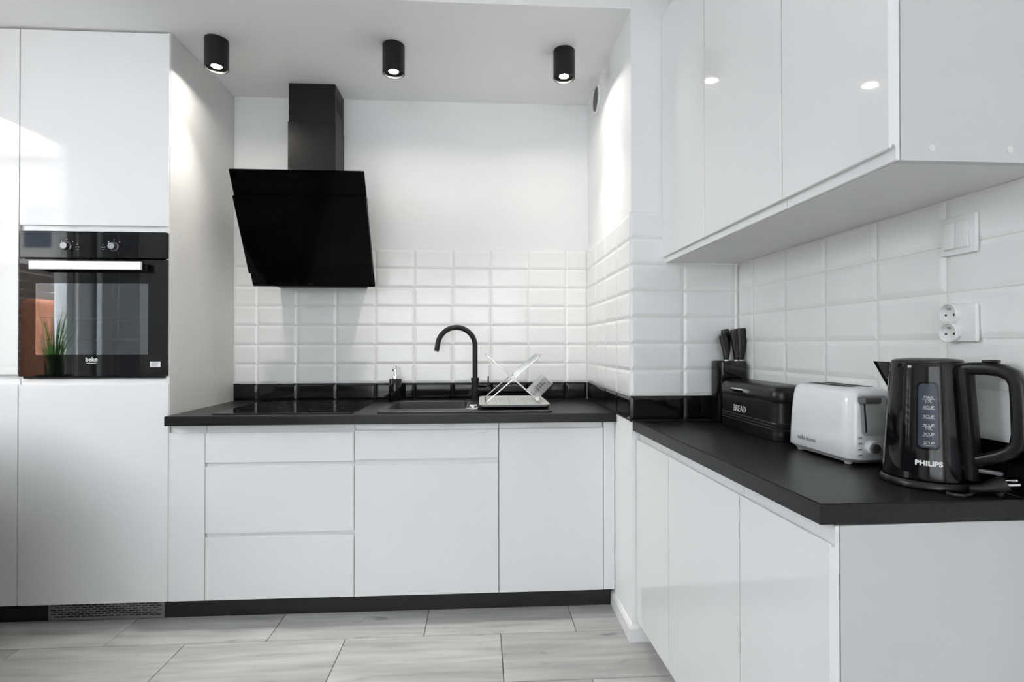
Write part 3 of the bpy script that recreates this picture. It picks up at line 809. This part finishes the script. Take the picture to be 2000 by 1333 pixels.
# ------------------------------------------------------------------ knife block and knives
t = thing('knife_block', 'black upright knife block standing in the tiled corner', 'knife block', (.926, -.875, ZW))
b_ = B(); loft(b_, [ringz(rrect(.868, .980, -.916, -.838, .022, 8), z) if s == 0 else ringz(rrect(.868+s, .980-s, -.916+s, -.838-s, .020, 8), z) for z, s in ((ZW+.0005, .002), (ZW+.004, 0), (1.058, 0), (1.0605, .002))])
kb = obj('body', b_, M['kblack'], t)
b_ = B(); prism(b_, rrect(.874, .974, -.910, -.844, .017, 6), 1.0603, 1.0612); obj('bristle_insert', b_, M['dark'], t)
kn = [(.908, .894, 1.158, -.888, .013, 'short black-handled knife, outermost in the block on the pier side'), (.919, .914, 1.180, -.866, .0145, 'tall black-handled knife behind the short outermost one'),
      (.944, .933, 1.163, -.892, .012, 'short black-handled knife in front of the middle tall knife'), (.955, .948, 1.180, -.872, .016, 'tall black-handled knife in the middle of the block'), (.9665, .969, 1.183, -.882, .0165, 'tall black-handled knife next to the side wall, steel showing')]
for xb_, xt, zt, y, w_, lab in kn:
    t = thing('knife', lab, 'knife', (xb_, y, 1.062), 0, 'knives in the knife block')
    b_ = B(); P = []; Wd = []
    n_ = 12
    for i in range(n_+1):
        f = i/n_; z = 1.066+(zt-1.066)*f; x = xb_+(xt-xb_)*f+.004*math.sin(PI*f)
        P.append((x, y, z)); wd = 1.13*w_*(.50+.52*math.sin(PI*min(f*1.05, 1)*.62)**1.0) * (1 if f < .93 else .82)
        Wd.append((wd*.95, .0075))
    tube(b_, P, .01, 12, flat=Wd, up=Vector((0, 1, 0)))
    obj('handle', b_, M['pblack'], t, smooth=50)
    b_ = B(); box(b_, xb_-.006, xb_+.006, y-.0012, y+.0012, 1.0614, 1.0695); obj('blade', b_, M['chrome'], t, smooth=0)

# ------------------------------------------------------------------ bread bin
t = thing('bread_bin', 'black tin bread bin with white lettering and a chrome catch', 'bread bin', (.923, -1.11, ZW))
BX0, BX1, BY0, BY1 = .862, .986, -1.300, -.932
def bring(z, s, r=.034): return ringz(rrect(BX0+s, BX1-s, BY0+s, BY1-s, r, 8), z)
b_ = B(); loft(b_, [bring(ZW+.0008, .003), bring(ZW+.003, .001), bring(ZW+.014, .0), bring(ZW+.0145, .002), bring(ZW+.016, .002), bring(ZW+.0165, 0)]
    + [r for k_ in range(3) for r in (bring(ZW+.0295+k_*.009, 0), bring(ZW+.032+k_*.009, -.0022), bring(ZW+.0345+k_*.009, -.0022), bring(ZW+.037+k_*.009, 0))] + [bring(.948, 0), bring(.950, .002), bring(.952, .0025)])
bn = obj('body', b_, M['tin'], t, smooth=40)
b_ = B(); loft(b_, [bring(.953, .0025), bring(.953, -.0012), bring(.956, -.002), bring(.978, -.0018), bring(.987, .002, .032), bring(.994, .009, .028), bring(.998, .020, .022), bring(.9995, .034, .012)])
ld = obj('lid', b_, M['tin'], t, smooth=50)
b_ = B()
prism(b_, [(BX0-.002, 0), (BX0-.004, .004), (BX0-.011, .005), (BX0-.012, .010), (BX0-.010, .014), (BX0-.002, .014)], 0, .084, 'y')
for v in b_.verts: v.co = Vector((v.co.x, -1.128+v.co.y, .9665+v.co.z-.004))
obj('catch', b_, M['chrome'], ld, label='chrome lid catch')
tx = text_bm('BREAD', .030, .0003, .92); tx.transform(frame_mat((BX0-.0006, -1.083, .9075), (0, -1, 0), (0, 0, 1)) @ Matrix.Scale(.98, 4, (1, 0, 0))); obj('lettering', tx, M['text'], bn, label='white word', smooth=0)

# ------------------------------------------------------------------ toaster
TL, TW, TH = .250, .134, .183
t = thing('toaster', 'white two-slot toaster between the bread bin and the kettle', 'toaster', (.9235, -1.488, ZW), -PI/2+.045)
# local x runs towards the camera end with the lever, local y towards the side wall
def tring(z, sx, sy, r): return ringz(rrect(-TL/2+sx, TL/2-sx, -TW/2+sy, TW/2-sy, r, 8), z)
b_ = B(); loft(b_, [tring(.015, .002, .003, .030), tring(.018, 0, 0, .032), tring(.06, .001, .001, .034), tring(.11, .003, .003, .034), tring(.150, .006, .006, .034), tring(.168, .009, .009, .033), tring(.176, .013, .014, .030), tring(.181, .021, .022, .024), tring(.183, .034, .034, .014)])
tb_ = obj('body', b_, M['toast'], t, world=False, smooth=50)
b_ = B(); loft(b_, [tring(.006, .014, .012, .03), tring(.0145, .004, .005, .03)]); obj('base', b_, M['toastg'], t, world=False, label='grey underside')
for fx in (-.088, .088):
    for fy in (-.045, .045):
        b_ = B(); lathe(b_, [(.007, .0005), (.0085, .003), (.0085, .006)], (fx, fy, 0), 14); obj('foot', b_, M['tray'], t, world=False)
for sy_ in (-.020, .020):
    b_ = B(); prism(b_, rrect(-.078, .070, sy_-.0125, sy_+.0125, .004, 3), .1832, .1840); obj('bread_slot', b_, M['dark'], t, world=False)
    b_ = B(); loft(b_, [ringz(rrect(-.082, .074, sy_-.016, sy_+.016, .006, 3), .1829), ringz(rrect(-.082, .074, sy_-.016, sy_+.016, .006, 3), .1836), ringz(rrect(-.079, .071, sy_-.0135, sy_+.0135, .005, 3), .1836)], False); obj('slot_rim', b_, M['steel'], t, world=False)
ex = TL/2
b_ = B()   # sunken lever panel: a grey plate in a frame on the end face
prism(b_, rrect(-.040, .032, .074, .166, .010, 5), 0, .002, 'z')
for v in b_.verts:
    y, z, w = v.co; v.co = Vector((ex+.0000-.0008-.0080*(z-.074)/.092+w, y, z))
pnl = obj('lever_panel', b_, M['toastg'], t, world=False)
b_ = B(); box(b_, ex-.006, ex+.0018, -.0300, -.0265, .080, .150)
for v in b_.verts: v.co.x -= .0080*(v.co.z-.074)/.092
obj('lever_slot', b_, M['dark'], pnl, world=False, smooth=0)
b_ = B(); box(b_, ex-.006, ex+.018, -.046, -.002, .149, .165, .004, 3); obj('lever', b_, M['gplastic'], t, world=False, label='grey push-down lever')
b_ = B(); lathe(b_, [(.0001, 0), (.0175, 0), (.0175, .003), (.0145, .005), (.0140, .013), (.0001, .013)], (ex-.001, -.016, .045), 28, 'x'); kn_ = obj('dial', b_, M['wplastic'], t, world=False)
b_ = B(); lathe(b_, [(.0001, .0133), (.0118, .0133), (.0105, .0185), (.0001, .0185)], (ex-.001, -.016, .045), 28, 'x'); obj('dial_cap', b_, M['gplastic'], kn_, world=False)
for i in range(4):
    b_ = B(); box(b_, ex-.002, ex+.0012, -.050, -.038, .025+.0135*i, .031+.0135*i, .0012, 1); obj('button', b_, M['wplastic'], t, world=False)
    b_ = B(); box(b_, ex+.0012, ex+.0016, -.049, -.040, .0275+.0135*i, .0290+.0135*i); obj('button_print', b_, M['dtext'], t, world=False, smooth=0)
tx = text_bm('milla home', .0165, .0002, 1.0, bold=-.0002); tx.transform(frame_mat((-.008-.025, -TW/2-.0007, .040), (1, 0, 0), (0, 0, 1))); obj('lettering', tx, M['dtext'], tb_, world=False, label='small grey lettering', smooth=0)

# ------------------------------------------------------------------ kettle
KX, KY = .925, -1.757
hd = Vector((.42, -.907, 0)).normalized()
t = thing('electric_kettle', 'glossy black electric kettle with blue-grey water gauge at the worktop end', 'kettle', (KX, KY, ZW), math.atan2(hd.y, hd.x))
# local +x is the handle, -x the spout
b_ = B(); lathe(b_, [(.0001, .0006), (.078, .0006), (.0825, .003), (.083, .006), (.0815, .012), (.079, .016), (.0001, .016)], (0, 0, 0), 64); bs = obj('power_base', b_, M['pblack'], t, world=False)
KP = [(.0001, .0168), (.074, .0168), (.0775, .019), (.0775, .024), (.0755, .06), (.073, .10), (.070, .15), (.0665, .20), (.0640, .238), (.0636, .249), (.0625, .2505), (.0600, .2505)]
b_ = B(); lathe(b_, KP, (0, 0, 0), 72); kbody = obj('body', b_, M['kblack'], t, world=False, smooth=50)
def kr(z):
    for (r0, z0), (r1, z1) in zip(KP[2:], KP[3:]):
        if z0 <= z <= z1: return r0+(r1-r0)*(z-z0)/(z1-z0+1e-9)
    return .07
b_ = B(); lathe(b_, [(.0598, .2506), (.0598, .2535), (.054, .2565), (.035, .2585), (.0001, .259)], (0, 0, 0), 56); obj('lid', b_, M['pblack'], t, world=False, smooth=50)
# spout: open beak
b_ = B()
rings = []
for z, tip, hw, rin in ((.185, .0705, .004, .060), (.20, .078, .012, .058), (.225, .091, .019, .056), (.2495, .104, .024, .055)):
    rr_ = []
    base = -rin
    for s in range(9):
        f = s/8; a = (f-.5)*2
        rr_.append(Vector((-(rin*.95)-(tip-rin*.95)*(1-abs(a)**1.35), hw*1.0*a*(1.0), z)))
    rr_ += [Vector((-(rin*.80), hw, z)), Vector((-(rin*.80), -hw, z))]
    rings.append(rr_)
loft(b_, rings); obj('spout', b_, M['kblack'], t, world=False, smooth=50)
# handle
hp = [(.052, .236), (.075, .240), (.100, .2405), (.122, .238), (.138, .229), (.1455, .213), (.147, .19), (.148, .155), (.1485, .120), (.145, .100), (.134, .086), (.118, .076), (.100, .068), (.083, .061), (.070, .056)]
fl = [(.0145, .012)]*2+[(.0145, .0125)]*3+[(.0145, .0125)]*5+[(.014, .011)]*5
b_ = B(); tube(b_, [(x, 0, z) for x, z in hp], .01, 20, flat=[(a, b) for a, b in fl], up=Vector((0, 1, 0)).cross(Vector((1, 0, 0)))*-1); hdl = obj('handle', b_, M['pblack'], t, world=False, smooth=60)
b_ = B()
rings = []
for z in (.024, .06, .10, .15, .20, .240):
    r = kr(z); w = .019
    rings.append([Vector((r*.90, -w, z)), Vector((r+.006, -w, z)), Vector((r+.0115, -w*.6, z)), Vector((r+.0115, w*.6, z)), Vector((r+.006, w, z)), Vector((r*.90, w, z))])
loft(b_, rings); obj('handle_spine', b_, M['pblack'], hdl, world=False, smooth=40)
b_ = B(); box(b_, .094, .118, -.009, .009, .2515, .2575, .002); obj('lid_button', b_, M['pblack'], hdl, world=False)
b_ = B(); box(b_, .086, .122, -.007, .007, .040, .047, .002); obj('switch', b_, M['gplastic'], t, world=False, label='grey on-off switch')
# wrap flat shapes round the body
ha = math.atan2(hd.y, hd.x)
def wrap(bm, phi, zc, off, extra=.0):
    for v in bm.verts:
        z = zc+v.co.y; r = kr(z)+off+v.co.z; a = phi+v.co.x/kr(zc)
        v.co = Vector((r*math.cos(a), r*math.sin(a), z))
    return bm
face = math.atan2(-2.8087-KY, 0-KX)-ha       # azimuth seen straight on, in local terms
def gpatch(w, h, th, r=.008, n=14, m=20):
    bm = B(); vs = {}
    for i in range(n+1):
        for j in range(m+1):
            x = -w/2+w*i/n; y = -h/2+h*j/m
            dx = max(abs(x)-(w/2-r), 0); dy = max(abs(y)-(h/2-r), 0)
            if dx > 0 and dy > 0:
                q = math.hypot(dx, dy)
                if q > r:
                    x = math.copysign(w/2-r+dx*r/q, x); y = math.copysign(h/2-r+dy*r/q, y)
            vs[i, j] = bm.verts.new((x, y, 0))
    for i in range(n):
        for j in range(m): bm.faces.new((vs[i, j], vs[i+1, j], vs[i+1, j+1], vs[i, j+1]))
    bmesh.ops.solidify(bm, geom=bm.faces[:], thickness=-th)
    return bm
gphi = face+.02
gz = .146
obj('gauge_surround', wrap(gpatch(.037, .133, .0008), gphi, gz, .0002), M['kblack'], kbody, world=False)
gg = obj('water_gauge', wrap(gpatch(.031, .126, .0012), gphi, gz, .0008), M['gauge'], kbody, world=False, label='smoky blue-grey water gauge')
for zz_, s in ((.182, 'MAX'), (.174, '1.7L'), (.163, '6CUP'), (.145, '5CUP'), (.128, '4CUP'), (.1215, '1.0L'), (.110, '3CUP'), (.093, '2CUP')):
    tx = text_bm(s, .0075, .0001, .9); obj('lettering', wrap(tx, gphi+.015, zz_, .0024), M['text'], gg, world=False, smooth=0)
for zz_ in (.178, .159, .141, .125, .106, .0885):
    b_ = B()
    for i in range(8): box(b_, -.010+i*.0025, -.010+(i+1)*.0025, -.0003, .0003, 0, .0002)
    obj('scale_mark', wrap(b_, gphi+.015, zz_, .0024), M['text'], gg, world=False, smooth=0)
tx = text_bm('PHILIPS', .0130, .0002, 1.05, bold=.0006)
bmesh.ops.subdivide_edges(tx, edges=[e for e in tx.edges if e.calc_length() > .004], cuts=2)
obj('lettering', wrap(tx, face+.03, .0525, .0006), M['text'], kbody, world=False, label='white brand lettering', smooth=0)

# power cord of the kettle with its plug
t = thing('power_plug', 'black two-pin plug with its cord lying beside the kettle', 'plug', (.975, -1.865, ZW))
b_ = B(); P = [Vector((.930, -1.846, ZW+.012)), Vector((.948, -1.856, ZW+.013)), Vector((.966, -1.869, ZW+.0235)), Vector((.975, -1.876, ZW+.0290))]
tube(b_, P, [.006, .010, .0145, .0145], 16); pb_ = obj('plug_body', b_, M['pblack'], t)
ax = Vector((.020, -.0135, .004)).normalized(); sd = Vector((0, 0, 1)).cross(ax).normalized()
for s in (-1, 1):
    b_ = B(); q = P[-1]+sd*s*.0085+Vector((0, 0, .002*s)); tube(b_, [q, q+ax*.017], .0024, 10); obj('pin', b_, M['chrome'], t)
b_ = B(); tube(b_, [(.936, -1.848, ZW+.0045), (.930, -1.852, ZW+.0040), (.915, -1.863, ZW+.0036), (.90, -1.866, ZW+.0036), (.888, -1.858, ZW+.0036), (.886, -1.846, ZW+.004)], .0033, 10); obj('cord', b_, M['rubber'], t)
b_ = B(); box(b_, .968, .980, -1.868, -1.858, ZW+.0003, ZW+.012, .002); obj('cord_clip', b_, M['rubber'], t)

# ------------------------------------------------------------------ light switch and socket on the side wall
wd = Vector((.021, -1, 0)).normalized(); nw = wd.cross(Vector((0, 0, 1)))
def wall_local(name, label, cat, yc, zc):
    t = thing(name, label, cat, (wxr(yc)+nw.x*.0078, yc+nw.y*.0078, zc), math.atan2(wd.y, wd.x)); return t
# local: x along the wall towards the camera, y = into the wall, so outwards is -y
t = wall_local('light_switch', 'white double light switch under the wall cabinets', 'switch', -1.757, 1.350)
def pl(name, x0, x1, z0, z1, d0, d1, m, parent, bev=.003, lab=None):
    return obj(name, box(B(), x0, x1, -d1, -d0, z0, z1, bev, 3), m, parent, world=False, label=lab, smooth=20)
pl('frame', -.0405, .0405, -.0405, .0405, 0, .0085, M['wplastic'], t)
pl('inner_frame', -.0295, .0295, -.0295, .0295, .0086, .0105, M['gloss_edge'], t, .0008)
for a, b in ((-.0275, -.0004), (.0004, .0275)):
    pl('rocker', a, b, -.0275, .0275, .0106, .0145, M['wplastic'], t, .0015)
t = wall_local('double_socket', 'white double power socket with round outlets above the kettle', 'socket', -1.757, 1.167)
pl('frame', -.0405, .0405, -.0395, .0395, 0, .0085, M['wplastic'], t)
for sz in (.0200, -.0200):
    b_ = B(); lathe(b_, [(.0215, 0), (.0215, -.0095), (.0205, -.0108), (.0188, -.0108), (.0182, -.009), (.0175, -.0035), (.0001, -.0035)], (-.014, -.0086, sz), 32, 'y', close=False)
    oo = obj('outlet', b_, M['wplastic'], t, world=False)
    b_ = B(); tube(b_, [(-.014, -.0120, sz+.010), (-.014, -.0200, sz+.010)], .0024, 10); obj('earth_pin', b_, M['steel'], oo, world=False)
    for sx in (-.0095, .0095):
        b_ = B(); cyl(b_, (-.014+sx, -.0126, sz-.003), .0026, .0004, 'y', 12); obj('hole', b_, M['dark'], oo, world=False)

# ------------------------------------------------------------------ what the oven glass and the doors mirror: the room side behind the camera, with unseen pieces added for shade
bld = thing('apartment_building', 'pale apartment building with a red roof outside the window', 'building', (-12, -15, -4))
obj('wall', box(B(), -15, -8.6, -17, -13.0, -4, 6.0), M['render'], bld, smooth=0)
obj('roof', prism(B(), [(-17.3, 6.0), (-12.7, 6.0), (-15, 6.9)], -15.3, -8.3, 'x'), M['roof'], bld, smooth=0)
for fx in range(5):
    for fz in range(4): obj('window', box(B(), -14.4+fx*1.2, -13.7+fx*1.2, -13.06, -12.99, -2+fz*1.9, -.9+fz*1.9), M['gauge'], bld, smooth=0)
bal = thing('balcony', 'outdoor balcony slab with brown slatted screen beyond the side window', 'balcony', (-3.3, -2, -.15))
obj('slab', box(B(), -4.0, XW-THW-.002, -4.0, .1, -.15, -.02), M['asphalt'], bal, smooth=0)
for i in range(24): obj('slat', box(B(), -3.93, -3.91, -3.95, .05, .03+i*.075, .098+i*.075, .002, 1), M['wood'], bal, smooth=0)
for y in (-3.9, -2.6, -1.3, 0): obj('post', box(B(), -3.98, -3.935, y-.02, y+.02, -.019, 1.84), M['wood'], bal, smooth=0)
ar = thing('armchair', 'orange high-backed armchair out on the balcony', 'armchair', (-3.4, -3.0, -.02))
obj('seat', box(B(), -3.7, -3.12, -3.25, -2.75, .18, .45, .04, 3), M['orange'], ar); obj('backrest', box(B(), -3.68, -3.55, -3.23, -2.77, .40, 1.50, .05, 3), M['orange'], ar)
for lx in (-3.64, -3.18):
    for ly in (-3.2, -2.8): obj('leg', tube(B(), [(lx, ly, -.019), (lx, ly, .185)], .015, 8), M['wood'], ar)
pt = thing('potted_grass', 'tall green grass plant in a black pot on the window sill', 'plant', (-2.49,-1.59,.80))
obj('pot', lathe(B(), [(.0001, 0), (.06, 0), (.085, .15), (.08, .15), (.075, .13), (.0001, .13)], (-2.49, -1.59, .8005), 24), M['pblack'], pt)
gb_ = B()
for i in range(90):
    a = random.uniform(0, 2*PI); r0 = random.uniform(0, .05); L_ = random.uniform(.25, .50); le = random.uniform(.03, .12)
    bx_, by_ = -2.49+r0*math.cos(a), -1.59+r0*math.sin(a); vs = []
    pv = None
    for s in range(5):
        f = s/4; c = Vector((bx_+le*math.cos(a)*f*f, by_+le*math.sin(a)*f*f, .93+L_*f-.05*f*f)); w_ = Vector((-math.sin(a), math.cos(a), 0))*.004*(1-f*.9)
        q = (gb_.verts.new(c-w_), gb_.verts.new(c+w_))
        if pv: gb_.faces.new((pv[0], pv[1], q[1], q[0]))
        pv = q
obj('foliage', gb_, M['leaf'], pt, smooth=0, kind='stuff')
gd = struct('ground_outside', box(B(), -60, 60, -60, 60, -4.3, -4.0), M['asphalt'])
st = thing('blocker', 'unseen dark brown sideboard standing beside the tall cabinets', 'blocker', (-2.13, -1.05, 0))  # unseen box added to keep window light off the floor corner
obj('body', box(B(), -2.34, -1.94, -1.30, -.80, .06, .93, .004), M['wood'], st, smooth=0)
for k in range(2): obj('door', box(B(), -1.939, -1.921, -1.297+.249*k, -1.052+.249*k, .07, .92, .002), M['wood'], st, smooth=0)
for lx in (-2.31, -1.97):
    for ly in (-1.27, -.83): obj('leg', box(B(), lx-.02, lx+.02, ly-.02, ly+.02, .001, .0595), M['wood'], st, smooth=0)
so_ = thing('occluder', 'unseen dark grey sofa under the side window', 'occluder', (-1.9, -2.2, 0))  # out-of-view couch added to block low light near the tall cabinets
obj('base', box(B(), -2.36, -1.40, -3.04, -1.36, .08, .30, .02, 2), M['occluder'], so_)
for a in (-2.84, -2.20): obj('seat_cushion', box(B(), -2.18, -1.41, a+.005, a+.635, .301, .46, .04, 3), M['occluder'], so_)
obj('backrest', box(B(), -2.37, -2.19, -3.04, -1.36, .301, .76, .05, 3), M['occluder'], so_)
for a in (-3.04, -1.555): obj('armrest', box(B(), -2.185, -1.40, a, a+.195, .301, .70, .04, 3), M['occluder'], so_)
for lx in (-2.32, -1.46):
    for ly in (-2.98, -1.42): obj('leg', box(B(), lx-.02, lx+.02, ly-.02, ly+.02, .001, .079), M['wood'], so_)
sh = thing('diffuser_curtain', 'unseen white sheer curtain added to soften the rear window light', 'curtain', (-.5, YR+.08, .05))  # added to dim and spread the light from the rear
sb_ = B(); prev = None
for i in range(241):
    x = -1.95+2.9*i/240; y = YR+.08+.018*math.sin(i*.8)
    q = (sb_.verts.new((x, y, .05)), sb_.verts.new((x, y, 2.55)))
    if prev: sb_.faces.new((prev[0], q[0], q[1], prev[1]))
    prev = q
obj('cloth', sb_, M['sheer'], sh, smooth=60)
cu = thing('curtain', 'white full-length curtain beside the big side window', 'curtain', (-2.55, -2.3, .05))
cb_ = B(); rings = []
for z in (.05, 2.5):
    rings.append([Vector((XW+.06+.025*math.sin(i*1.3), -2.45+.42*i/36, z)) for i in range(37)]+[Vector((XW+.057+.025*math.sin(i*1.3), -2.45+.42*i/36, z)) for i in range(36, -1, -1)])
loft(cb_, rings); obj('cloth', cb_, M['curtain'], cu, smooth=60)
